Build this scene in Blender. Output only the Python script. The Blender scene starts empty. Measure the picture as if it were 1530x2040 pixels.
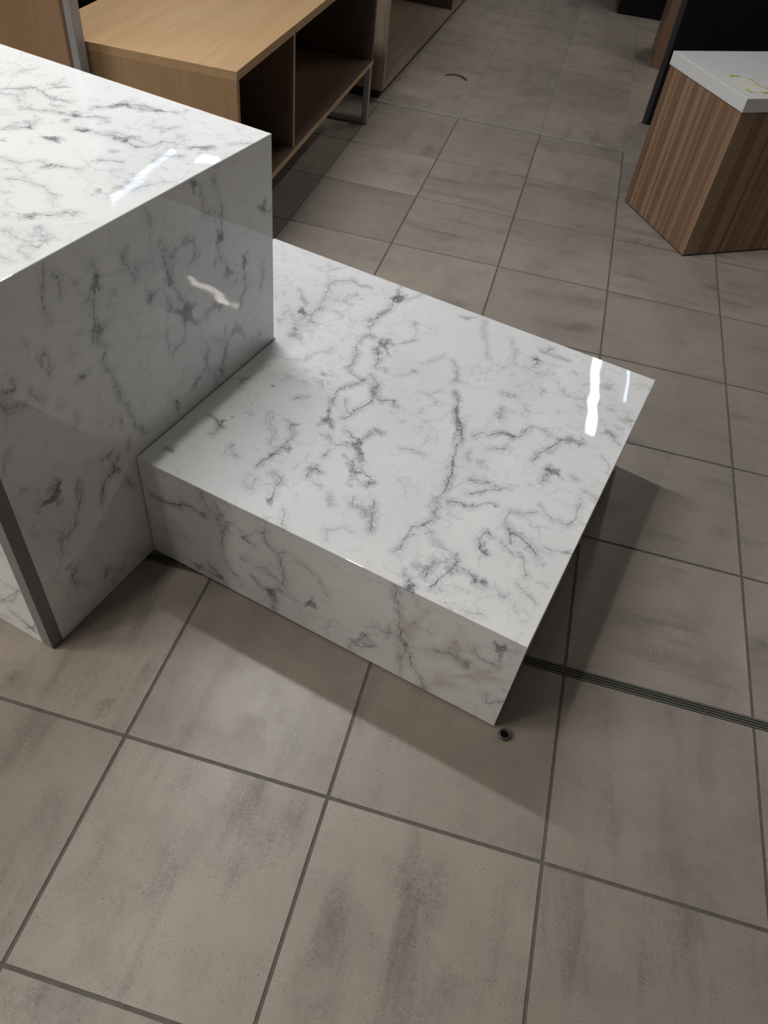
import bpy, bmesh, math, random
import numpy as np
from mathutils import Vector, Matrix

# ---------------------------------------------------------------- camera
S = bpy.context.scene
COL = S.collection
def camera():
    f, p, r, y = 1513.385, 0.7460958, 0.1426634, 0.1533236
    R = Matrix.Rotation(y, 3, 'Z') @ Matrix.Rotation(p, 3, 'X') @ Matrix.Rotation(r, 3, 'Z')
    cd = bpy.data.cameras.new('camera'); cam = bpy.data.objects.new('camera', cd); COL.objects.link(cam)
    cam.matrix_world = Matrix.Translation((0, 0, 1.5)) @ R.to_4x4()
    cd.sensor_fit = 'VERTICAL'; cd.sensor_height = 36.0; cd.sensor_width = 27.0
    cd.lens = f / 2040 * 36.0; cd.clip_start = 0.02
    S.camera = cam
camera()
S.view_settings.view_transform = 'Standard'
S.view_settings.look = 'None'
S.view_settings.gamma = 1.0
S.view_settings.use_curve_mapping = False
S.view_settings.exposure = 0.12

# ---------------------------------------------------------------- world and lamp powers
W = bpy.data.worlds.new('world'); S.world = W; W.use_nodes = True
W.node_tree.nodes['Background'].inputs[0].default_value = (1.0, 0.95, 0.9, 1)
W.node_tree.nodes['Background'].inputs[1].default_value = 0.08
CEIL = 3.06
# name, centre x, y, angle, length, width, radiance of tube, power of its area lamp, colour, label
LAMPS = [
 (-1.25, 2.30, -14, 1.25, .09, 14, 44, (.95,.97,1.0), 'long ceiling tube lamp above the wooden bench'),
 (-1.10, 0.35,  76, 1.25, .09, 14, 9, (1.0,.96,.9), 'long ceiling tube lamp above the front of the tall marble cube'),
 ( 0.79, 6.10,  90, 2.40, .070, 26, 16, (1.0,.97,.92), 'long ceiling tube lamp mirrored in the low marble step'),
 ( 1.06, 6.20,  90, 1.50, .02, 2.5, .5, (.6,.75,1.0), 'thin bluish ceiling tube lamp beside the long one'),
 (-3.14, 5.35,  90, 1.30, .07, 1.6, .25, (.6,.75,1.0), 'bluish ceiling tube lamp mirrored in the cube top'),
 ( 3.10, 4.22,   0, 0.62, .07, 26, 14, (1.0,.96,.9), 'short ceiling tube lamp at the right of the shop'),
 (-2.82, 5.93,   0, 0.15, .15, 40, 3, (1.0,.98,.95), 'small square ceiling spot beyond the bench'),
 (-4.00, -0.60, 70, 1.50, .12, 14, 55, (1.0,.95,.88), 'ceiling tube lamp far to the left, nearest the marble cube'),
 (-5.00, -0.50, 70, 1.50, .12, 14, 50, (1.0,.95,.88), 'ceiling tube lamp far to the left, second from the marble cube'),
 (-3.60, -1.90, 60, 1.50, .12, 14, 40, (1.0,.95,.88), 'ceiling tube lamp to the left behind the viewer'),
]

# ---------------------------------------------------------------- helpers
def thing(name, label=None, cat=None, loc=(0,0,0), rz=0, group=None, kind=None):
    o = bpy.data.objects.new(name, None); COL.objects.link(o)
    o.location = loc; o.rotation_euler = (0, 0, rz)
    tag(o, label, cat, group, kind); o.empty_display_size = .1
    return o
def tag(o, label=None, cat=None, group=None, kind=None):
    if label: o['label'] = label
    if cat: o['category'] = cat
    if group: o['group'] = group
    if kind: o['kind'] = kind
    return o
def link(name, bm, m, parent=None, smooth=False):
    me = bpy.data.meshes.new(name); bmesh.ops.recalc_face_normals(bm, faces=bm.faces) if smooth != 'keep' else None
    bm.to_mesh(me); bm.free()
    o = bpy.data.objects.new(name, me); COL.objects.link(o)
    me.materials.append(m)
    if smooth is True:
        for p in me.polygons: p.use_smooth = True
    if parent: o.parent = parent
    return o
def boxbm(bm, x0, y0, z0, x1, y1, z1, bev=.001, seg=2):
    r = bmesh.ops.create_cube(bm, size=1)
    vs = r['verts']
    bmesh.ops.scale(bm, vec=(x1-x0, y1-y0, z1-z0), verts=vs)
    bmesh.ops.translate(bm, vec=((x0+x1)/2, (y0+y1)/2, (z0+z1)/2), verts=vs)
    if bev:
        es = list({e for v in vs for e in v.link_edges})
        bmesh.ops.bevel(bm, geom=es, offset=bev, segments=seg, affect='EDGES', profile=.5)
def box(name, b, m, parent=None, bev=.001, seg=2):
    bm = bmesh.new(); boxbm(bm, *b, bev, seg); return link(name, bm, m, parent)

# ---------------------------------------------------------------- node helpers
class NT:
    def __init__(s, name):
        s.m = bpy.data.materials.new(name); s.m.use_nodes = True; s.t = s.m.node_tree
        s.b = s.t.nodes['Principled BSDF']
    def n(s, typ, **kw):
        o = s.t.nodes.new(typ)
        for k, v in kw.items():
            setattr(o, k, v)
        return o
    def put(s, sock, v):
        if isinstance(v, bpy.types.NodeSocket): s.t.links.new(v, sock)
        elif isinstance(v, tuple) and sock.type == 'RGBA' and len(v) == 3: sock.default_value = (*v, 1)
        else: sock.default_value = v
    def attr(s, name):
        return s.n('ShaderNodeAttribute', attribute_name=name).outputs['Fac']
    def obj(s): return s.n('ShaderNodeTexCoord').outputs['Object']
    def math(s, op, a, b=0.0, c=0.0, clamp=False):
        o = s.n('ShaderNodeMath', operation=op, use_clamp=clamp)
        s.put(o.inputs[0], a); s.put(o.inputs[1], b); s.put(o.inputs[2], c); return o.outputs[0]
    def vmul(s, v, k, add=(0,0,0)):
        o = s.n('ShaderNodeMapping'); s.put(o.inputs[0], v); o.inputs['Scale'].default_value = k; o.inputs['Location'].default_value = add
        return o.outputs[0]
    def vadd(s, a, b):
        o = s.n('ShaderNodeVectorMath', operation='ADD'); s.put(o.inputs[0], a); s.put(o.inputs[1], b); return o.outputs[0]
    def vscale(s, a, k):
        o = s.n('ShaderNodeVectorMath', operation='SCALE'); s.put(o.inputs[0], a); s.put(o.inputs['Scale'], k); return o.outputs[0]
    def noise(s, v, scale, detail=4, rough=.55, dist=0, color=False):
        o = s.n('ShaderNodeTexNoise'); s.put(o.inputs['Vector'], v)
        o.inputs['Scale'].default_value = scale; o.inputs['Detail'].default_value = detail
        o.inputs['Roughness'].default_value = rough; o.inputs['Distortion'].default_value = dist
        return o.outputs['Color' if color else 'Fac']
    def voro(s, v, scale, feature='DISTANCE_TO_EDGE'):
        o = s.n('ShaderNodeTexVoronoi', feature=feature); s.put(o.inputs['Vector'], v); o.inputs['Scale'].default_value = scale
        return o.outputs['Distance']
    def rng(s, v, a, b, c, d, smooth=False):
        o = s.n('ShaderNodeMapRange'); o.interpolation_type = 'SMOOTHSTEP' if smooth else 'LINEAR'
        s.put(o.inputs[0], v); s.put(o.inputs[1], a); s.put(o.inputs[2], b); s.put(o.inputs[3], c); s.put(o.inputs[4], d)
        return o.outputs[0]
    def mix(s, f, a, b):
        o = s.n('ShaderNodeMix', data_type='RGBA'); s.put(o.inputs[0], f); s.put(o.inputs[6], a); s.put(o.inputs[7], b)
        return o.outputs[2]
    def bump(s, h, strength, dist):
        o = s.n('ShaderNodeBump'); s.put(o.inputs['Height'], h); o.inputs['Strength'].default_value = strength
        o.inputs['Distance'].default_value = dist; s.put(s.b.inputs['Normal'], o.outputs[0])
    def set(s, **kw):
        for k, v in kw.items(): s.put(s.b.inputs[k.replace('_', ' ')], v)
        return s.m

def plain(name, col, rough=.5, metal=0.0, var=.06, scale=20, spec=.5):
    t = NT(name); v = t.obj(); n = t.noise(v, scale, 3)
    c2 = tuple(c * (1 - var * 2) for c in col)
    return t.set(Base_Color=t.mix(n, col, c2), Roughness=t.rng(n, .3, .7, rough * .9, min(1, rough * 1.1)), Metallic=metal, Specular_IOR_Level=spec)

def marble_mat():
    t = NT('marble_laminate'); v = t.obj()
    nz = t.noise(v, 75, 7, .72); nm = t.noise(v, 24, 6, .68); nl = t.noise(v, 5, 3)
    d = t.attr('vein_distance'); st = t.attr('vein_strength'); bl = t.attr('blotch'); wm = t.attr('warm')
    jag = t.math('MULTIPLY', t.math('ADD', t.math('MULTIPLY', t.math('SUBTRACT', nz, .5), .45), t.math('SUBTRACT', nm, .5)), .010)
    dj = t.math('ADD', d, jag); d2 = t.math('ABSOLUTE', dj)
    brk = t.rng(nm, .38, .54, .45, 1.0, True)
    line = t.math('MULTIPLY', t.math('MULTIPLY', t.rng(d2, .0003, .0030, 1, 0, True), st), brk)
    fil = t.rng(t.math('ABSOLUTE', t.math('SUBTRACT', t.noise(v, 40, 7, .75, .9), .5)), 0, .05, 1, 0, True)
    halo = t.math('MULTIPLY', t.math('MULTIPLY', t.rng(dj, 0.0, .020, .8, 0, True), st), t.rng(nm, .38, .62, .05, .9))
    hfil = t.math('MULTIPLY', t.math('MULTIPLY', fil, t.rng(d, 0, .026, .9, 0, True)), t.math('MULTIPLY', st, brk))
    # blotches: ragged grey clouds crossed by fine dark filaments
    rag = t.math('ADD', bl, t.math('MULTIPLY', t.math('SUBTRACT', nm, .5), 2.6))
    rag = t.math('ADD', rag, t.math('MULTIPLY', t.math('SUBTRACT', nz, .5), 1.0))
    be = t.math('MULTIPLY', t.rng(rag, .12, .80, 0, 1, True), t.rng(bl, .0, .35, 0, 1, True))
    be = t.math('MULTIPLY', be, t.rng(bl, 0, .8, .45, 1.0))
    bfil = t.math('MULTIPLY', fil, be)
    # fine background cracks
    wv = t.vadd(v, t.vscale(t.noise(v, 9, 6, .7, color=True), .12))
    e1 = t.rng(t.voro(wv, 7.5), 0, .035, 1, 0, True)
    m1 = t.rng(t.noise(v, 6.5, 3), .46, .62, 0, .5, True)
    e2 = t.rng(t.voro(t.vadd(wv, (3.1, 1.7, .4)), 16), 0, .07, 1, 0, True)
    m2 = t.rng(t.noise(t.vadd(v, (5.0, 2, 1)), 11, 3), .50, .64, 0, .5, True)
    g = t.math('MULTIPLY', t.math('ADD', t.math('MULTIPLY', e1, m1), t.math('MULTIPLY', e2, m2)), t.rng(nz, .4, .6, .2, 1))
    sp = t.math('MULTIPLY', t.rng(nm, .52, .68, 0, .40, True), t.rng(nl, .46, .60, 0, 1, True))
    cl = t.rng(nl, .45, .75, 0, .09)
    tot = t.math('MULTIPLY', line, .85)
    for q, k in ((halo, .46), (hfil, .5), (be, .50), (bfil, .50), (g, .50), (sp, .85), (cl, 1)):
        tot = t.math('ADD', tot, t.math('MULTIPLY', q, k))
    tot = t.math('MINIMUM', tot, .93)
    col = t.mix(tot, t.mix(wm, (.79, .795, .79), (.64, .60, .55)), (.15, .155, .175))
    t.bump(t.noise(v, 5, 2), .04, .02)
    return t.set(Base_Color=col, Roughness=.018, Specular_IOR_Level=.5)

def tile_mat():
    t = NT('floor_tile'); v = t.obj()
    r1 = t.attr('tile_tone'); r2 = t.attr('tile_turn'); sm = t.attr('smudge')
    off = t.n('ShaderNodeCombineXYZ'); t.put(off.inputs[0], t.math('MULTIPLY', r1, 37)); t.put(off.inputs[1], t.math('MULTIPLY', r2, 53))
    p = t.vadd(v, off.outputs[0])
    sx = t.noise(t.vmul(p, (14, 2.2, 1)), 1, 5, .6); sy = t.noise(t.vmul(p, (2.2, 14, 1)), 1, 5, .6)
    turn = t.math('GREATER_THAN', r2, .5)
    sel = t.n('ShaderNodeMix', data_type='FLOAT'); t.put(sel.inputs[0], turn); t.put(sel.inputs[2], sx); t.put(sel.inputs[3], sy)
    fine = t.noise(t.vmul(p, (150, 150, 1)), 1, 5, .8)
    streak = t.math('MULTIPLY', t.rng(t.math('ADD', sel.outputs[0], t.math('MULTIPLY', t.math('SUBTRACT', fine, .5), .45)), .48, .68, 0, .8, True), t.rng(t.noise(p, 3.2, 2), .42, .6, .15, 1, True))
    blot = t.rng(t.noise(p, 5, 7, .72), .42, .66, 0, .42, True)
    spec = t.math('MULTIPLY', t.rng(t.noise(v, 210, 4, .75), .54, .63, 0, 1, True), t.rng(t.noise(p, 14, 4), .42, .6, .2, .9))
    dots = t.rng(t.voro(t.vadd(v, t.vscale(t.noise(v, 90, 2, color=True), .012)), 48, 'F1'), .02, .12, .9, 0, True)
    dots = t.math('MULTIPLY', dots, t.math('GREATER_THAN', t.noise(v, 30, 1), .56))
    grain = t.noise(v, 900, 2)
    smn = t.math('MULTIPLY', sm, t.rng(t.noise(t.vadd(p, (2.0,0,0)), 70, 7, .85), .40, .60, .05, 1.1))
    base = t.mix(r1, (.350, .300, .250), (.275, .235, .196))
    base = t.mix(t.math('MULTIPLY', grain, .3), base, (.40, .355, .31))
    tot = t.math('ADD', t.math('MULTIPLY', streak, .55), t.math('MULTIPLY', blot, .6))
    tot = t.math('ADD', tot, t.math('MULTIPLY', smn, .85))
    tot = t.math('ADD', tot, t.math('ADD', t.math('MULTIPLY', spec, .55), dots), clamp=True)
    col = t.mix(tot, base, (.125, .108, .100))
    t.bump(t.math('ADD', t.noise(v, 260, 4), t.math('MULTIPLY', blot, .5)), .12, .002)
    return t.set(Base_Color=col, Roughness=t.rng(blot, 0, .4, .36, .46), Specular_IOR_Level=.42)

def wood_mat(name, c1, c2, c3, axis, scale=1.0, stripe=.5, rough=.42, along=1.0):
    # axis: grain direction 0 x, 1 y, 2 z
    t = NT(name); v = t.obj()
    k = [26 * scale] * 3; k[axis] = 1.3 * scale * along
    k2 = [75 * scale] * 3; k2[axis] = 2.2 * scale * along
    wob = t.vadd(v, t.vscale(t.noise(v, 2.5, 2, color=True), (.035 if along == 1 else .012)))
    n1 = t.noise(t.vmul(wob, tuple(k)), 1, 3, .5); n2 = t.noise(t.vmul(wob, tuple(k2)), 1, 4, .6)
    n3 = t.noise(t.vmul(wob, tuple(q * 7 for q in k)), 1, 2)
    f = t.rng(n1, .5 - .28 * (1.2 - stripe), .5 + .28 * (1.2 - stripe), 0, 1, True)
    c = t.mix(f, c1, c2)
    c = t.mix(t.math('MULTIPLY', t.rng(n2, .52, .68, 0, 1, True), .55 * stripe + .12), c, c3)
    c = t.mix(t.math('MULTIPLY', n3, .18), c, c3)
    return t.set(Base_Color=c, Roughness=rough, Specular_IOR_Level=.4)

MARBLE = marble_mat(); TILE = tile_mat()
GROUT = plain('grout', (.15, .132, .116), .85, 0, .2, 60)
GROUT2 = plain('pale_grout', (.27, .25, .225), .85, 0, .25, 40)
GREYEDGE = plain('grey_edge_band', (.20, .195, .19), .4, 0, .03, 8)
DARKIN = plain('dark_base', (.02, .019, .018), .7)
STEEL = plain('brushed_steel', (.42, .42, .42), .38, .75, .05, 30)
RAILM = plain('floor_rail_metal', (.30, .30, .26), .42, .4, .2, 90)
POSTM = plain('grey_metal_post', (.33, .32, .31), .42, .3, .05, 12)
BLACK = plain('black_laminate', (.006, .006, .007), .35, 0, .1, 10, .25)
OAK_Y = wood_mat('oak_long', (.44, .285, .145), (.385, .24, .12), (.28, .17, .085), 1, .7, .35)
OAK_Z = wood_mat('oak_upright', (.36, .225, .12), (.30, .185, .095), (.21, .125, .065), 2, .6, .4)
OAK_SHADED = wood_mat('oak_inside_shaded', (.13, .08, .052), (.10, .062, .04), (.06, .038, .028), 1, .7, .3)  # same oak, darkened: the shade inside the open bench is painted into its colour
PANELW = wood_mat('cherry_panel', (.30, .18, .10), (.25, .145, .08), (.17, .095, .05), 2, .5, .4)
PALE_Z = wood_mat('pale_upright', (.38, .28, .195), (.31, .22, .155), (.21, .145, .10), 2, 1.0, .7)
PALE_Y = wood_mat('pale_long', (.27, .20, .15), (.21, .155, .115), (.15, .11, .08), 1, .9, .6)
ZEBRA = wood_mat('striped_walnut', (.29, .19, .115), (.19, .115, .07), (.08, .045, .028), 2, .62, 1.0, .5, .14)
REDWOOD = wood_mat('red_brown', (.22, .125, .08), (.18, .10, .06), (.1, .05, .03), 2, 1, .4)
WHITETOP = plain('white_solid_top', (.66, .67, .66), .4, 0, .05, 6)
CEILM = plain('ceiling_paint', (.30, .29, .28), .8, 0, .05, 2)
HOUSE = plain('lamp_housing', (.7, .7, .7), .5)
PAPER = plain('paper', (.70, .68, .60), .6, 0, .1, 60)
YELLOW = plain('yellow_rim', (.55, .45, .08), .5, 0, .15, 60)
CLEAR = NT('smoky_plastic').set(Base_Color=(.13, .125, .12), Roughness=.15, Transmission_Weight=.3, IOR=1.45)
def emit(name, col, k):
    t = NT(name); return t.set(Base_Color=(.8, .8, .8), Emission_Color=col, Emission_Strength=float(k))

VEINS = {
  'step_top': ([[8,20,913,55,897],[6,21,910,-15,874,-14,835,8,784,24,723,20,688,34,659],[6,-72,774,-25,734,-17,700,12,682,7,655],[4,-65,688,-36,677,-43,641],[5,7,624,27,579,74,563],[8,151,969,171,923,180,863,184,841,172,801,176,764,176,726],[5,171,923,174,884,201,921,220,969],[7,214,693,197,703,188,675,191,634,214,580,219,543,238,524,268,519,282,520],[8,279,526,271,499,243,457,251,425,262,397],[9,234,701,239,668,252,642,272,608,277,581],[6,251,713,268,696,296,735,306,753],[8,279,553,303,537,318,522,326,484,333,465,325,429,318,392,308,365],[7,332,473,357,478,378,496,390,474],[6,274,433,311,390],[5,190,457,211,435],[5,270,826,293,788],[4,419,565,441,564,459,596],[4,176,358,194,383],[3,350,590,365,627],[3,376,675,399,748],[3,141,597,150,569,120,547,113,501,83,486],[2,-254,957,-206,906,-261,931],[3,-77,940,-55,920,-26,970],[5,429,951,449,897,479,853,505,792],[4,525,919,553,874,574,810],[6,621,914,645,916,687,915],[6,627,919,638,943],[7,611,872,626,855,620,836],[6,590,683,626,683],[6,614,624,621,589,628,584],[6,429,730,460,684,469,647],[8,491,613,518,557,549,513,580,460,578,423,595,371,603,321,612,279],[7,596,484,610,514],[7,627,510,651,542,690,547,693,580,704,601],[5,648,476,682,493],[7,745,489,751,522,777,594,801,610,826,602],[6,824,607,824,629],[5,724,608,748,599],[5,612,405,608,431],[8,787,494,792,474,788,449,788,432],[5,841,490,857,484],[5,646,344,689,361],[5,665,303,688,337,718,359,733,374],[5,880,461,914,446],[5,867,693,893,667,910,660],[4,881,598,901,581,912,543],[4,876,792,891,795,906,765],[8,46,202,74,194,89,179],[5,97,152,89,150,92,181],[4,152,286,186,239,222,192],[7,218,277,243,251,248,216,242,187,236,153,233,121],[7,275,125,294,121,302,106,301,85,311,59],[4,236,93,235,70,263,54,253,88],[8,342,153,335,171,340,189,358,180],[7,364,144,377,144],[6,409,134,427,113],[7,476,140,504,123],[9,495,174,523,112,533,92],[6,454,158,467,134],[5,349,46,378,2],[4,469,21,454,47,481,71,507,65],[8,336,335,356,322,377,323,389,338,391,372,409,371],[7,400,275,423,254,446,228,471,218],[5,417,237,431,212,449,201],[5,308,296,328,277,363,288],[6,335,231,338,252],[5,174,361,194,382],[4,144,146,162,127,176,124],[7,584,399,602,350,608,309,615,276,606,252,622,226,627,189,618,166,599,148,602,111,601,75],[6,616,265,632,257,658,271,680,268,701,296,724,308],[5,663,308,692,336,718,354],[4,647,345,689,363],[5,616,171,639,157,665,135,697,134],[8,740,222,737,192,746,171,763,166],[7,763,272,785,246,796,219],[9,783,250,817,244,841,232,853,218],[6,775,212,814,193,835,196,854,156],[7,711,138,721,107,715,78,709,59,701,29],[8,680,97,677,69,683,43],[7,661,19,673,17,679,1,663,6],[5,733,105,776,92,793,87],[5,809,361,850,334],[5,880,433,890,378,881,336,863,342],[5,763,272,764,310,813,339],[5,858,248,879,251,910,260],[4,845,131,896,103],[4,812,95,836,81,839,102],[4,784,15,799,15,816,25],[5,468,348,523,361]],
    [[8,251,684,14,10,11,-21],[4,-13,695,17,13,20,-32],[7,177,902,18,14,12,-24],[5,164,755,9,6,18,-33],[5,206,469,16,11,24,-40],[7,280,340,18,12,17,-28],[7,166,287,10,7,9,-14],[5,58,482,16,12,9,-14],[3,295,768,15,11,11,-22],[3,470,542,22,15,13,-27],[5,52,431,13,9,9,-13],[6,550,495,12,8,21,-47],[8,805,483,20,13,6,-16],[4,717,779,19,13,6,-17],[4,657,537,27,18,6,-15],[4,901,581,9,6,9,-29],[5,383,934,17,13,7,-17],[7,616,871,7,5,5,-12],[3,884,686,15,10,9,-31],[5,771,411,7,5,5,-13],[8,83,194,9,6,11,-15],[7,92,224,6,4,5,-7],[5,231,273,7,5,10,-16],[7,236,165,9,6,6,-8],[5,258,204,12,8,6,-9],[8,317,47,8,5,12,-19],[9,384,302,15,10,18,-32],[7,415,219,15,10,26,-46],[4,203,478,16,11,16,-27],[6,46,61,17,11,9,-12],[5,49,423,19,14,9,-13],[6,106,372,8,5,5,-8],[4,311,278,12,8,16,-27],[4,30,348,15,11,11,-15],[4,142,19,11,7,14,-19],[5,103,16,11,7,6,-8],[4,150,143,6,4,12,-17],[5,461,208,17,11,7,-13],[4,39,17,16,11,6,-8],[9,108,286,2,1,2,-3],[5,752,213,15,10,7,-17],[6,753,165,12,8,6,-15],[3,772,94,15,9,8,-19],[3,609,218,9,6,13,-27],[7,666,8,7,4,6,-13],[4,727,301,6,4,4,-9],[4,707,38,14,9,7,-15],[2,860,30,17,11,7,-18],[5,674,273,16,10,3,-7],[3,709,345,10,6,6,-15],[6,830,198,9,6,5,-13],[4,903,261,19,12,3,-9],[4,897,109,6,4,3,-8],[4,667,490,14,9,4,-11],[6,606,127,15,10,5,-10]]),
  'step_front': ([[9,23,215,64,215,87,222,143,245,171,236],[6,174,309,184,270,210,252,220,197,215,129,227,89,252,74],[5,232,312,241,304],[5,210,293,220,249,252,260],[7,268,245,284,220,301,217],[7,319,268,335,286,335,253,345,242,368,226,375,181,380,127],[5,368,235,385,250],[6,337,140,361,143,378,126],[7,300,100,325,80,368,104,380,98],[6,339,78,356,50,356,18],[7,172,56,197,38,215,25,220,13],[5,113,36,143,31,189,27],[6,270,147,281,159],[4,305,142,333,157],[5,470,211,492,170],[4,411,242,454,222],[4,395,104,416,95],[3,79,135,118,113],[8,636,315,652,264,660,196,680,134,708,72,737,44,749,-15],[5,643,183,650,149],[5,561,13,556,31,616,80],[6,874,113,884,79,901,96,915,114],[7,824,243,840,218,873,222],[4,585,128,653,152],[5,804,-10,839,12]],
    [[8,450,110,20,15,1,-20],[4,226,274,25,15,-2,-27],[4,232,222,22,14,-2,-28],[5,281,227,17,11,-1,-23],[6,200,30,20,14,-1,-16],[4,339,264,13,8,0,-17],[5,353,83,21,15,0,-20],[5,140,34,21,14,-2,-16],[4,304,6,15,11,0,-11],[3,39,196,20,12,-2,-15],[5,497,59,13,10,1,-31],[6,580,72,31,25,2,-25],[9,873,274,14,11,6,-28],[4,782,188,50,42,8,-44],[3,847,154,48,43,5,-27],[3,681,82,14,12,8,-59],[2,778,69,32,29,7,-39],[2,684,197,32,26,5,-35]]),
  'cube_side': ([[6,-107,826,-114,803,-127,753,-124,730],[7,-91,812,-86,790,-91,758],[8,-7,781,-6,752,-7,730],[7,-14,738,-29,697,-37,667,-35,638,-17,615,-30,599,-20,562,-10,516,8,452,18,395,45,354],[7,-30,728,-35,726],[9,59,768,72,741,85,712],[5,89,729,92,743,134,724,136,707],[8,161,723,171,688,185,640,212,584,205,542,194,507,169,505],[6,115,651,144,660,168,607],[7,219,725,249,716,259,684,242,671],[6,353,725,349,690,333,655,355,615,366,584],[5,332,812,346,781,353,729,295,755,290,809],[8,430,604,420,567,425,527,400,482],[6,506,699,505,678,527,670],[6,494,562,483,489],[6,271,458,264,396,292,330],[7,264,396,229,387,207,374],[7,341,463,344,416,326,384,319,346],[5,289,465,324,433],[5,148,560,147,516,159,485],[7,-151,682,-147,653,-151,636],[6,-95,588,-71,590],[5,-148,564,-142,569],[6,-199,635,-193,615,-178,597],[7,-260,641,-247,624,-212,608],[5,-252,666,-222,650,-226,672],[5,-20,447,-16,420],[4,-129,502,-117,525],[6,148,376,151,353],[6,-90,380,-51,385],[8,-42,356,-65,327,-94,324,-107,291],[7,-201,430,-203,392,-226,380],[6,-155,371,-169,329],[6,-36,281,-20,244],[6,-8,378,-17,353],[5,-273,548,-297,514],[4,130,829,141,787,135,753],[5,161,753,191,710],[7,-157,377,-171,315,-191,274,-219,264,-233,272],[7,-114,270,-99,317],[6,-234,267,-238,233],[5,-221,176,-236,144,-199,81],[5,-101,32,-143,78]],
    [[9,216,569,35,-18,-4,-29],[6,173,667,21,-10,-5,-30],[5,314,536,46,-24,-3,-27],[7,360,595,20,-9,-2,-22],[8,425,588,14,-6,-1,-18],[5,382,431,51,-28,-2,-25],[5,336,687,18,-8,-3,-32],[8,272,822,13,-5,-2,-14],[6,505,686,18,-7,-1,-17],[6,-17,743,12,-6,-5,-19],[5,-25,657,21,-12,-4,-17],[4,-163,671,14,-9,-7,-23],[5,-67,345,24,-19,-8,-32],[7,-206,399,19,-17,-7,-24],[7,316,353,28,-17,-1,-10],[3,432,739,26,-10,-1,-20],[3,-179,769,33,-18,-4,-12],[3,463,375,65,-36,-1,-16],[5,-85,590,12,-8,-2,-9],[4,69,502,20,-13,-3,-17],[4,45,354,21,-16,-2,-12],[3,257,693,23,-10,-3,-19],[4,147,372,15,-10,-3,-19],[5,-239,658,16,-11,-2,-6],[3,121,655,15,-7,-3,-15],[8,-212,386,16,-14,-8,-26],[5,-233,175,13,-14,-7,-26],[4,-151,72,15,-17,-9,-35],[3,-257,111,18,-21,-5,-16],[4,-259,379,12,-11,-3,-9],[4,-43,45,24,-24,-4,-18],[4,-297,283,12,-12,-3,-9]]),
  'cube_top': ([[7,-559,340,-516,396,-408,383],[6,-541,323,-509,340,-479,315],[6,-459,301,-398,327,-341,342,-297,371],[7,-350,398,-321,452,-268,475,-210,490],[6,-503,430,-495,453],[6,-405,193,-388,226,-371,242,-397,254],[7,-305,222,-291,235],[6,-304,292,-273,303,-228,314,-165,303,-140,320,-141,358,-107,366],[5,-209,403,-176,408,-161,434],[6,-84,370,-52,397],[5,-237,329,-197,330,-161,329],[5,-315,107,-266,115,-248,145],[6,-225,126,-214,150,-175,159],[5,-172,211,-133,235],[5,-104,303,-74,324],[5,-242,54,-217,67,-163,67,-130,59,-112,31],[6,-118,-31,-107,-14,-79,26,-63,30],[4,-43,159,-25,220],[5,-115,-75,-73,-86,-30,-88,-37,-57,-77,-36],[4,-157,-43,-140,-40],[5,-36,434,-4,469],[4,-17,-119,-49,-110],[4,-54,-141,-30,-143]],
    [[6,-315,445,40,38,16,-18],[4,-353,344,31,29,19,-20],[9,-303,229,12,11,11,-12],[5,-486,433,13,13,18,-18],[6,-288,294,15,14,9,-9],[5,-218,141,21,18,10,-11],[4,-202,315,18,16,14,-16],[4,-85,114,16,14,11,-13],[7,-114,-19,13,11,9,-9],[5,-68,383,16,14,6,-8],[4,-243,473,32,30,12,-15],[3,-40,170,14,12,9,-11],[3,-65,-57,13,10,24,-25],[6,-374,240,5,4,15,-15],[3,-172,211,17,15,8,-9],[4,-28,-79,8,7,8,-8],[5,-367,166,9,8,12,-11],[3,-202,511,16,15,18,-23],[4,-145,225,19,17,6,-7]]),
  'cube_front': ([[9,-100,73,-29,38],[5,-87,190,-35,187],[5,-122,96,-33,193],[4,-149,20,-122,31]],
    [[7,-48,49,25,20,-6,-17],[3,-93,112,30,22,-14,-40]]),
}
SMUDGES = [[8,-626,635,-10,-33,17,-2],[8,-484,131,-9,-35,23,-1],[6,-425,137,0,-18,9,0],[6,-844,636,2,-31,15,-1],[5,-238,424,-1,-46,18,0],[5,104,489,4,-78,58,-1],[3,173,340,1,-45,22,0],[3,-614,407,8,-64,47,-1],[3,-406,321,-6,-44,56,3],[2,-94,815,11,-70,67,3],[6,232,2674,67,0,-5,-54],[7,256,2489,70,-4,-6,-43],[3,70,2660,96,5,-5,-40],[6,703,1620,48,2,3,-26],[4,682,1821,74,5,2,-26],[2,500,1989,94,-1,9,-71],[8,152,3287,31,-5,8,-16],[6,98,3341,32,-5,8,-16],[2,524,651,29,-1,3,-28],[3,601,598,-5,-72,57,6],[2,427,788,-6,-67,52,5],[3,-865,2836,84,4,22,-35],[5,-442,3515,8,-137,20,-7],[5,-355,3559,-3,-115,20,-7],[5,-271,3632,30,-8,7,-43],[4,-215,3661,27,-21,4,-27],[5,-612,3456,43,22,1,-63],[6,-464,5087,59,17,10,-62],[3,-556,2634,59,3,6,-22],[1,90,2650,40,-196,134,3],[2,480,3196,22,-79,21,-17],[4,-39,4037,90,-5,4,-38],[3,59,3802,98,-4,4,-40],[6,414,3258,13,-12,-6,-21],[8,407,3273,7,-6,-4,-21],[1,318,2368,26,-82,53,6]]

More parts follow.
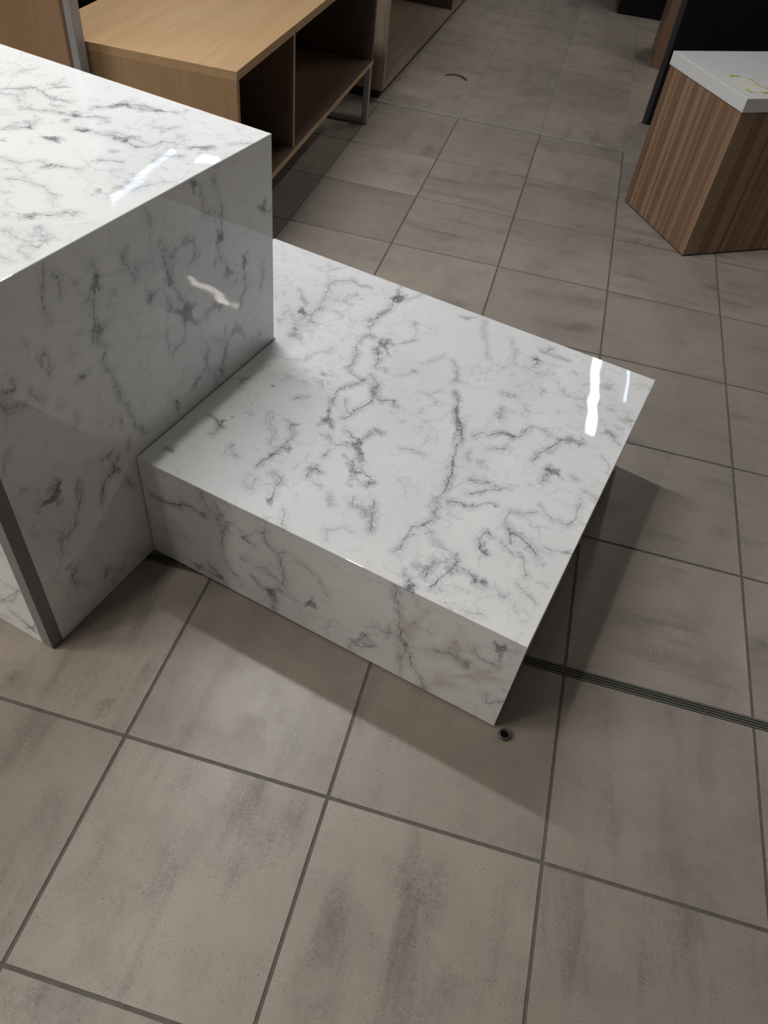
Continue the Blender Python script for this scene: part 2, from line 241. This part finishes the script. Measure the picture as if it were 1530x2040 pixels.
# ---------------------------------------------------------------- traced pattern of the marble, millimetres in each panel's own plane
def jagged(pts, rnd, lev=3, amp=.13):
    for _ in range(lev):
        q = [pts[0]]
        for a, b in zip(pts, pts[1:]):
            dx, dy = b[0]-a[0], b[1]-a[1]; k = rnd.uniform(-amp, amp)
            q += [((a[0]+b[0])/2 - dy*k, (a[1]+b[1])/2 + dx*k), b]
        pts = q
    return pts
def pattern(key, P):
    """P: (n,2) metres -> vein distance, strength, blotch, warm"""
    n = len(P); D = np.full(n, .05); ST = np.zeros(n); BL = np.zeros(n); WM = np.zeros(n)
    if key not in VEINS: return D, ST, BL, WM
    rnd = random.Random(7)
    lines, blots = VEINS[key]
    for L in lines:
        s = L[0] / 9.0; c = [v / 1000 for v in L[1:]]
        pts = jagged(list(zip(c[::2], c[1::2])), rnd)
        A = np.array(pts[:-1]); B = np.array(pts[1:])
        lo = np.array(pts).min(0) - .05; hi = np.array(pts).max(0) + .05
        idx = np.nonzero(((P > lo) & (P < hi)).all(1))[0]
        if not len(idx): continue
        Q = P[idx]; best = np.full(len(idx), .05)
        for a, b in zip(A, B):
            ab = b - a; t = np.clip(((Q - a) @ ab) / max(ab @ ab, 1e-12), 0, 1)
            best = np.minimum(best, np.hypot(*(Q - a - t[:, None] * ab).T))
        up = best < D[idx]
        near = np.exp(-best / .012) * s
        ST[idx] = np.maximum(ST[idx], np.where(best < .03, s * np.clip(1.4 - best / .022, 0, 1), 0))
        D[idx] = np.where(up, best, D[idx])
    for b in blots:
        s = b[0] / 9.0; c = np.array(b[1:3]) / 1000; M = np.array([b[3:5], b[5:7]]).T / 1000
        if abs(np.linalg.det(M)) < 1e-9: continue
        q = (P - c) @ np.linalg.inv(M).T; r = np.hypot(q[:, 0], q[:, 1])
        th = np.arctan2(q[:, 1], q[:, 0]); p1, p2 = rnd.uniform(0, 6.3), rnd.uniform(0, 6.3)
        r = r * (1 + .34 * np.sin(3 * th + p1) + .22 * np.sin(5 * th + p2))
        BL = np.maximum(BL, s * np.clip(1.15 - r * .95, 0, 1))
        if key == 'step_front' and c[0] > .6 and s < .5: WM = np.maximum(WM, np.clip(1.3 - r, 0, 1) * .8)
    return D, ST, BL, WM

def lin(a, b, step, extra=()):
    n = max(1, int(round((b - a) / step))); v = [a + (b - a) * i / n for i in range(n + 1)]
    for x in extra:
        i = min(range(1, n), key=lambda k: abs(v[k] - x)); v[i] = x
    return v
def marble_panel(name, key, us, vs, to3, outward, parent, bev, lip, keep=None, uv_of=None):
    """dense face on grid us x vs, then a rounded rim and a lip going inwards"""
    bm = bmesh.new(); V = {}
    nu, nv = len(us), len(vs)
    def vert(i, j):
        if (i, j) not in V: V[i, j] = bm.verts.new(to3(us[i], vs[j], 0))
        return V[i, j]
    cells = set()
    for i in range(nu - 1):
        for j in range(nv - 1):
            if keep is None or keep((us[i] + us[i+1]) / 2, (vs[j] + vs[j+1]) / 2): cells.add((i, j))
    for (i, j) in cells: bm.faces.new((vert(i, j), vert(i+1, j), vert(i+1, j+1), vert(i, j+1)))
    off = {}; edges = []
    for (i, j) in cells:
        for (di, dj, a, b) in ((-1, 0, (i, j+1), (i, j)), (1, 0, (i+1, j), (i+1, j+1)), (0, -1, (i, j), (i+1, j)), (0, 1, (i+1, j+1), (i, j+1))):
            if (i+di, j+dj) not in cells:
                edges.append((a, b))
                for q in (a, b): off.setdefault(q, set()).add((di, dj))
    def ring(k, depth):
        r = {}
        for q, s in off.items():
            u = us[q[0]] + k * sum(d[0] for d in s); v = vs[q[1]] + k * sum(d[1] for d in s)
            r[q] = bm.verts.new(to3(u, v, depth))
        return r
    prev = {q: V[q] for q in off}
    for k, dep in ((bev * .7, bev * .3), (bev, bev), (bev, bev + lip)):
        cur = ring(k, dep)
        for a, b in edges: bm.faces.new((prev[b], prev[a], cur[a], cur[b]))
        prev = cur
    bm.normal_update()
    f0 = bm.faces[:][0]
    if f0.normal.dot(Vector(outward)) < 0:
        bmesh.ops.reverse_faces(bm, faces=bm.faces)
    o = link(name, bm, MARBLE, parent, 'keep')
    me = o.data; n = len(me.vertices); co = np.empty(n * 3); me.vertices.foreach_get('co', co); co = co.reshape(-1, 3)
    P = co[:, uv_of]
    for an, arr in zip(('vein_distance', 'vein_strength', 'blotch', 'warm'), pattern(key, P)):
        at = me.attributes.new(an, 'FLOAT', 'POINT'); at.data.foreach_set('value', arr.astype(np.float32))
    return o

# ---------------------------------------------------------------- setting: floor
def floor():
    U0, PU = -.5544, .4334
    us = [U0 + PU * k for k in range(-8, 10)]
    near = [1.0320 - .4415 * k for k in range(6, 0, -1)]
    near = [-1.6, -1.16, -.72, -.2768, .1620, .5890, 1.0320]
    vs = near + [1.0560 + .4060, 1.9070, 2.3440, 2.7880, 3.2300, 3.6560, 4.070, 4.218]
    vs[7] = 1.470
    far = [4.218 + .325 + .385 * k for k in range(0, 14)]
    g = .0034
    bm = bmesh.new(); tone = bm.verts.layers.float.new('tile_tone'); turn = bm.verts.layers.float.new('tile_turn')
    rnd = random.Random(11)
    rows = [(a, b, 0) for a, b in zip(vs, vs[1:])] + [(4.222, far[0], 1)] + [(a, b, 1) for a, b in zip(far, far[1:])]
    turned = {(0,0):1}
    for (v0, v1, z) in rows:
        gg = g if not z else .0014
        for u0, u1 in zip(us, us[1:]):
            t, r = rnd.random(), rnd.random()
            if z: t *= .5
            if v0 < 1.0: r *= .5
            elif v0 < 3.5: r = .5 + r * .5
            lo0 = v0 + gg; hi0 = v1 - gg
            if abs(v0 - 1.032) < .01: lo0 = v0 + .0135
            if abs(v1 - 1.032) < .01: hi0 = v1 - .0135
            a0, a1 = u0 + gg, u1 - gg
            h = .004 if z else 0.0
            fine = (-2.2 < u0 < 1.2 and v0 < 3.8)
            k = 18 if fine else (8 if v0 < 5.5 and u0 < 1.2 else 2)
            xs = [a0 + .0008 + (a1 - a0 - .0016) * i / k for i in range(k + 1)]; ys = [lo0 + .0008 + (hi0 - lo0 - .0016) * i / k for i in range(k + 1)]
            G = [[bm.verts.new((x, y, h)) for y in ys] for x in xs]
            allv = [q for r_ in G for q in r_]
            for i in range(k):
                for j in range(k): bm.faces.new((G[i][j], G[i+1][j], G[i+1][j+1], G[i][j+1]))
            loop = [G[i][0] for i in range(k)] + [G[k][j] for j in range(k)] + [G[i][k] for i in range(k, 0, -1)] + [G[0][j] for j in range(k, 0, -1)]
            cx, cy = (a0 + a1) / 2, (lo0 + hi0) / 2
            prev = loop
            for sx, dz in ((.0008, -.0008), (.0009, -.006)):
                cur = []
                for w in loop:
                    dx = sx if w.co.x > a1 - .0009 else (-sx if w.co.x < a0 + .0009 else 0)
                    dy = sx if w.co.y > hi0 - .0009 else (-sx if w.co.y < lo0 + .0009 else 0)
                    cur.append(bm.verts.new((w.co.x + dx, w.co.y + dy, h + dz)))
                for i in range(len(loop)):
                    j = (i + 1) % len(loop); bm.faces.new((prev[j], prev[i], cur[i], cur[j]))
                prev = cur; allv += cur
            for q in allv: q[tone] = t; q[turn] = r
    o = link('floor', bm, TILE, None, 'keep'); tag(o, kind='structure')
    me = o.data
    n = len(me.vertices); co = np.empty(n * 3); me.vertices.foreach_get('co', co); P = co.reshape(-1, 3)[:, :2]
    SM = np.zeros(n)
    for b in SMUDGES:
        s = b[0] / 9; c = np.array(b[1:3]) / 1000; M = np.array([b[3:5], b[5:7]]).T / 1000
        q = (P - c) @ np.linalg.inv(M).T; r = np.hypot(q[:, 0], q[:, 1]); SM = np.maximum(SM, s * np.clip(1.25 - r, 0, 1))
    at = me.attributes.new('smudge', 'FLOAT', 'POINT'); at.data.foreach_set('value', SM.astype(np.float32))
    # grout bed
    bm = bmesh.new(); boxbm(bm, -4.2, -1.7, -.03, 3.5, 4.216, -.0016, 0)
    tag(link('floor_grout_bed', bm, GROUT), kind='structure')
    bm = bmesh.new(); boxbm(bm, -4.2, 4.2165, -.03, 3.5, 9.6, .0034, 0)
    tag(link('floor_grout_bed', bm, GROUT2), kind='structure')
    # seam fillet where the newer floor meets the older tiles
    bm = bmesh.new()
    vals = [(-4.2, 4.214), (3.5, 4.214)]
    boxbm(bm, -4.1, 4.204, -.002, 3.4, 4.226, .0048, .001)
    tag(link('trim_1', bm, plain('seam_filler', (.44, .41, .36), .8, 0, .35, 30)), kind='structure')
    # movement joint strip: three thin metal fins in a dark channel
    bm = bmesh.new()
    for y0, w in ((1.0205, .0022), (1.0275, .0018), (1.0345, .0018), (1.0412, .0022)):
        boxbm(bm, -4.1, y0, -.004, 3.4, y0 + w, .0008, .0003)
    tag(link('trim_2', bm, RAILM), kind='structure')
    bm = bmesh.new(); boxbm(bm, -4.1, 1.0195, -.008, 3.4, 1.0445, -.0012, 0)
    tag(link('trim_3', bm, plain('joint_rubber', (.03, .03, .027), .7)), kind='structure')
floor()
bm = bmesh.new(); boxbm(bm, -6, -4, CEIL, 6, 11, CEIL + .05, 0); tag(link('ceiling', bm, CEILM), kind='structure')

# ---------------------------------------------------------------- lamps
for (x, y, a, L, w, k, pw, col, lab) in LAMPS:
    t = thing('ceiling_lamp', lab, 'lamp', (x, y, CEIL), math.radians(a))
    box('housing', (-L/2-.02, -w/2-.015, -.04, L/2+.02, w/2+.015, 0), HOUSE, t, .003)
    bm = bmesh.new()
    boxbm(bm, -L/2, -w/2, -.06, L/2, w/2, -.0402, min(.012, w * .3), 3)
    link('diffuser', bm, emit('lamp_diffuser', (*col, 1), k), t)
    ld = bpy.data.lights.new('lamp_light', 'AREA'); ld.shape = 'RECTANGLE'; ld.size = L; ld.size_y = w; ld.energy = pw; ld.color = col
    lo = bpy.data.objects.new('lamp_light', ld); COL.objects.link(lo); lo.parent = t; lo.location = (0, 0, -.0615)

# ---------------------------------------------------------------- the two marble pedestals
ANG = math.radians(-13.3); O = (-.719, 1.05, 0)
HS, HC = .320, .8365
step = thing('marble_step_pedestal', 'low white marble step pedestal with grey veins against the tall cube', 'pedestal', O, ANG)
B = .0018; LIP = .003
def kp(u, v): return u > .003 or v > .5415
marble_panel('top_panel', 'step_top', lin(-.29+B, .918-B, .0042, (.003+B,)), lin(0+B, .974-B, .0042, (.5415+B,)),
    lambda u, v, d: (u, v, HS - d), (0, 0, 1), step, B, LIP, lambda u, v: u > .003 + B or v > .5415 + B, [0, 1])
zb = .007; zt = HS - B - LIP - .0002
marble_panel('front_panel', 'step_front', lin(.0035, .9175, .0045), lin(zb, zt, .0045),
    lambda u, v, d: (u, .0006 + d, v), (0, -1, 0), step, .0003, .012, None, [0, 2])
bm = bmesh.new(); boxbm(bm, .905, .0135, zb, .9174, .9735, zt, .0006); link('side_panel', bm, GREYEDGE, step)
marble_panel('side_panel', 'none', lin(.014, .9735, .03), lin(zb, zt, .03),
    lambda u, v, d: (.9178 - d, u, v), (1, 0, 0), step, .0002, .0002, None, [1, 2])
marble_panel('back_panel', 'none', lin(-.289, .904, .03), lin(zb, zt, .03),
    lambda u, v, d: (u, .9734 - d, v), (0, 1, 0), step, .0002, .012, None, [0, 2])
box('inner_frame', (.02, .56, .0, .88, .95, .30), DARKIN, step)
box('inner_frame', (.02, .03, .0, .88, .54, .30), DARKIN, step)

cube = thing('marble_cube_pedestal', 'tall white marble cube pedestal with grey veins and a grey edge strip', 'pedestal', O, ANG)
marble_panel('top_panel', 'cube_top', lin(-.87+B, -B, .0048), lin(-.335+B, .537-B, .0048),
    lambda u, v, d: (u, v, HC - d), (0, 0, 1), cube, B, LIP, None, [0, 1])
ct = HC - B - LIP - .0002; cb = .002
marble_panel('side_panel', 'cube_side', lin(-.3045, .5365, .0048), lin(cb, ct, .0048),
    lambda u, v, d: (-.0006 - d, u, v), (1, 0, 0), cube, .0003, .012, None, [1, 2])
marble_panel('front_panel', 'cube_front', lin(-.869, -.0035, .0048), lin(cb, ct, .0048),
    lambda u, v, d: (u, -.3343 + d, v), (0, -1, 0), cube, .0004, .004, None, [0, 2])
box('edge_strip', (-.030, -.3345, cb, -.0006, -.3051, ct), GREYEDGE, cube, .0006)
marble_panel('back_panel', 'none', lin(-.869, -.0135, .03), lin(cb, ct, .03),
    lambda u, v, d: (u, .5364 - d, v), (0, 1, 0), cube, .0002, .012, None, [0, 2])
marble_panel('side_panel', 'none', lin(-.33, .536, .03), lin(cb, ct, .03),
    lambda u, v, d: (-.8694 + d, u, v), (-1, 0, 0), cube, .0002, .012, None, [1, 2])

# levelling glide that peeks out at the corner of the step
gl = thing('furniture_glide', 'small round smoky plastic furniture glide on the floor at the step corner', 'glide', (.2005, .8285, 0), 0)
bm = bmesh.new(); N = 40; prof = [(.0135,0),(.0142,.002),(.0138,.006),(.0118,.0085),(.0095,.0075),(.0088,.004),(.0088,.0)]
rings = [[bm.verts.new((r*math.cos(2*math.pi*i/N), r*math.sin(2*math.pi*i/N), z + .0003)) for i in range(N)] for r, z in prof]
for a, b in zip(rings, rings[1:] + rings[:1]):
    for i in range(N): bm.faces.new((a[i], a[(i+1)%N], b[(i+1)%N], b[i]))
link('ring', bm, CLEAR, gl, True)
bm = bmesh.new(); bmesh.ops.create_cone(bm, cap_ends=True, segments=32, radius1=.0086, radius2=.0078, depth=.004, matrix=Matrix.Translation((0,0,.0023)))
bmesh.ops.create_cone(bm, cap_ends=True, segments=6, radius1=.004, radius2=.0036, depth=.004, matrix=Matrix.Translation((0,0,.0063)))
link('screw_head', bm, BLACK, gl)

# ---------------------------------------------------------------- oak bench on steel loops
bench = thing('oak_bench', 'open oak veneer storage bench on steel loop legs behind the marble cube', 'bench', (-1.2875, 3.09, 0))
bx0, bx1, by0, by1, z0, z1 = -.3225, .3225, -.822, .822, .268, .6955
box('top_board', (bx0, by0, z1-.027, bx1, by1, z1), OAK_Y, bench, .001)
box('bottom_board', (bx0, by0, z0, bx1, by1, z0+.020), OAK_SHADED, bench, .001)
box('bottom_edge_band', (bx1+.0002, by0, z0, bx1+.0012, by1, z0+.020), OAK_Y, bench, .0003)
box('side_panel', (bx0, by0, z0+.0205, bx1-.001, by0+.020, z1-.0275), OAK_Z, bench, .001)
box('side_panel', (bx0, by1-.020, z0+.0205, bx1-.002, by1, z1-.0275), OAK_SHADED, bench, .001)
dv = box('divider', (bx0+.02, -.310, z0+.0205, bx1-.006, -.292, z1-.0275), OAK_SHADED, bench, .001)
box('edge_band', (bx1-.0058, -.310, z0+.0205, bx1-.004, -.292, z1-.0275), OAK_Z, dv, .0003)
box('back_panel', (bx0, by0+.0205, z0+.0205, bx0+.014, by1-.0205, z1-.0275), OAK_SHADED, bench, .001)
for s in (-1, 1):
    yc = s * (.822 - .020)
    bm = bmesh.new(); w = .014
    for x in (bx0+.016, bx1-.016): boxbm(bm, x-w, yc-w, .0015, x+w, yc+w, z0-.0005, .002)
    for z in (.0155, z0-.0145): boxbm(bm, bx0+.0305, yc-w, z-w, bx1-.0305, yc+w, z+w, .002)
    link('leg_frame', bm, STEEL, bench)

# ---------------------------------------------------------------- upright wood screen with a metal post, left of the bench
scr = thing('wood_display_screen', 'upright red brown wood display panel with a grey metal post, top left', 'display panel', (-1.43, 2.2, 0))
box('wood_panel', (-.95, .004, .05, -.035, .034, 1.55), PANELW, scr, .002)
box('edge_band', (-.0348, .002, .05, -.023, .036, 1.55), plain('brown_edge', (.12, .07, .045), .5), scr, .001)
box('post', (-.0225, 0, .0, 0, .045, 1.6), POSTM, scr, .002)
box('post', (-.975, 0, .0, -.952, .045, 1.6), POSTM, scr, .002)
box('foot', (-.0225, -.12, 0, 0, -.0005, .02), POSTM, scr, .002)
# black cabinet behind the bench
bc = thing('black_cabinet', 'plain black cabinet behind the oak bench at the top left', 'cabinet', (-2.0, 3.3, 0))
box('body', (-.35, -.95, .05, .35, .95, .9), BLACK, bc, .003)
box('plinth', (-.33, -.93, 0, .33, .93, .0495), DARKIN, bc, .001)
box('top_board', (-.355, -.955, .9005, .355, .955, .92), BLACK, bc, .002)

# ---------------------------------------------------------------- pale shelf unit down the aisle
a2 = math.radians(-1.8)
sh = thing('pale_wood_shelf_unit', 'open pale striped wood shelf unit on a black plinth beyond the bench', 'shelf unit', (-.979, 4.224, 0), a2)
D2, L2, H2 = .62, 2.6, 1.15
box('plinth', (-D2+.03, .025, 0, -.028, L2-.03, .0498), DARKIN, sh, .001)
box('bottom_board', (-D2, 0, .050, -.001, L2, .078), PALE_Y, sh, .001)
box('edge_band', (-D2, -.0012, .050, 0, -.0002, .078), PALE_Z, sh, .0003)
box('end_panel', (-D2, 0, .0785, -.001, .024, H2), PALE_Z, sh, .001)
box('end_panel', (-D2, L2-.024, .0785, -.001, L2, H2), PALE_Z, sh, .001)
box('divider', (-D2+.02, 1.60, .0785, -.004, 1.624, H2-.0005), plain('dark_divider', (.05, .035, .03), .5), sh, .001)
box('back_panel', (-D2, .0245, .0785, -D2+.016, L2-.0245, H2), PALE_Y, sh, .001)
box('top_board', (-D2, 0, H2+.0005, 0, L2, H2+.028), PALE_Y, sh, .001)

# ---------------------------------------------------------------- striped wood pedestal with white top, right
pa = math.radians(32.0)
ped = thing('striped_wood_pedestal', 'striped walnut pedestal with a thick white top at the right edge', 'pedestal', (.602, 3.203, 0), pa)
PW, PL, PH = .82, .492, .570
box('base', (.006, .006, 0, PW-.006, PL-.006, .006), DARKIN, ped, 0)
box('front_panel', (.0005, 0, .0062, PW, .018, PH), ZEBRA, ped, .001)
box('left_panel', (0, .0185, .0062, .018, PL, PH), ZEBRA, ped, .001)
box('back_panel', (.0185, PL-.018, .0062, PW, PL, PH), ZEBRA, ped, .001)
box('right_panel', (PW-.018, .0185, .0062, PW, PL-.0185, PH), ZEBRA, ped, .001)
box('white_top', (-.004, -.004, PH+.0006, PW+.004, PL+.004, PH+.050), WHITETOP, ped, .0025, 3)
# torn sticker on the white top
tp = PH + .0502
st = thing('torn_sticker', 'torn paper sticker with a yellow border on the white pedestal top', 'sticker', (.60, 3.36, tp))
out = [(.540,3.409),(.556,3.432),(.580,3.439),(.600,3.428),(.635,3.425),(.648,3.405),(.643,3.382),(.690,3.345),(.700,3.315),(.681,3.295),(.650,3.28),(.625,3.268),(.612,3.275),(.600,3.30),(.572,3.325),(.560,3.36)]
out = [(x - .60, y - 3.36) for x, y in out]
rnd = random.Random(3)
out2 = jagged(out + [out[0]], rnd, 2, .12)[:-1]
bm = bmesh.new()
top = [bm.verts.new((x*.86+.002, y*.86, .0012 + .001 * rnd.random())) for x, y in out2]; bot = [bm.verts.new((x*.86+.002, y*.86, .0002)) for x, y in out2]
bm.faces.new(top); bm.faces.new(bot[::-1])
for i in range(len(top)): j = (i+1) % len(top); bm.faces.new((top[i], top[j], bot[j], bot[i]))
bmesh.ops.triangulate(bm, faces=[f for f in bm.faces if len(f.verts) > 4])
link('paper', bm, PAPER, st)
m = len(out2); run = []
def border(run):
    bm = bmesh.new(); O2 = [out2[i % m] for i in run]
    col = [[bm.verts.new((x*k + (.002 if k < 1 else 0), y*k, z)) for (k, z) in ((1, .0003), (1, .0028), (.88, .0028), (.88, .0003))] for x, y in O2]
    for p, q in zip(col, col[1:]):
        for s in range(4): bm.faces.new((p[s], q[s], q[(s+1) % 4], p[(s+1) % 4]))
    bm.faces.new(col[0]); bm.faces.new(col[-1][::-1])
    link('yellow_border', bm, YELLOW, st)
for r0, r1 in ((1, 9), (14, 17), (22, 38), (45, 52)): border(list(range(r0, r1 + 1)))

# ---------------------------------------------------------------- black furniture, top right
bp = thing('black_display_panel', 'tall black display panel standing behind the white topped pedestal', 'display panel', (.421, 4.65, 0))
box('panel', (0, 0, 0, 1.25, .05, 2.05), BLACK, bp, .002)
box('edge_strip', (-.026, 0, 0, -.0005, .05, 2.05), plain('dark_grey_edge', (.035, .033, .032), .4), bp, .002)
box('foot', (.08, .0505, 0, .14, .35, .02), BLACK, bp, .002)
box('foot', (1.10, .0505, 0, 1.16, .35, .02), BLACK, bp, .002)
rw = thing('brown_wood_cabinet', 'dark brown wood cabinet partly hidden behind the black panel', 'cabinet', (.425, 5.68, 0), 0)
box('body', (0, 0, .004, .9, .47, 2.05), REDWOOD, rw, .002)
box('top_board', (-.003, -.003, 2.0505, .903, .473, 2.08), BLACK, rw, .002)
box('base', (.01, .01, 0, .89, .46, .0038), DARKIN, rw, 0)
bb = thing('black_box', 'black box pedestal at the far end of the aisle', 'pedestal', (.147, 6.835, 0), math.radians(3))
box('body', (0, 0, .012, .62, .5, 1.1), BLACK, bb, .003)
box('base', (.02, .02, 0, .60, .48, .0118), DARKIN, bb, .001)

# ---------------------------------------------------------------- black scuff on the older tiles
bm = bmesh.new(); pts = [(-.752,4.785),(-.735,4.82),(-.70,4.838),(-.665,4.832),(-.635,4.805),(-.618,4.772)]
w = [.005,.014,.018,.017,.013,.005]; lo = []
for i, (x, y) in enumerate(pts):
    a = pts[max(0, i-1)]; b = pts[min(len(pts)-1, i+1)]; d = Vector((b[0]-a[0], b[1]-a[1])).normalized()
    nx, ny = -d.y*w[i], d.x*w[i]
    lo.append([bm.verts.new((x+nx, y+ny, .0042)), bm.verts.new((x, y, .0052)), bm.verts.new((x-nx, y-ny, .0042))])
for a, b in zip(lo, lo[1:]):
    for k in range(2): bm.faces.new((a[k], a[k+1], b[k+1], b[k]))
tag(link('rubber_scuff', bm, plain('scuff', (.05, .04, .038), .8)), 'curved dark scuff mark on the older floor tiles in the aisle', 'scuff mark')
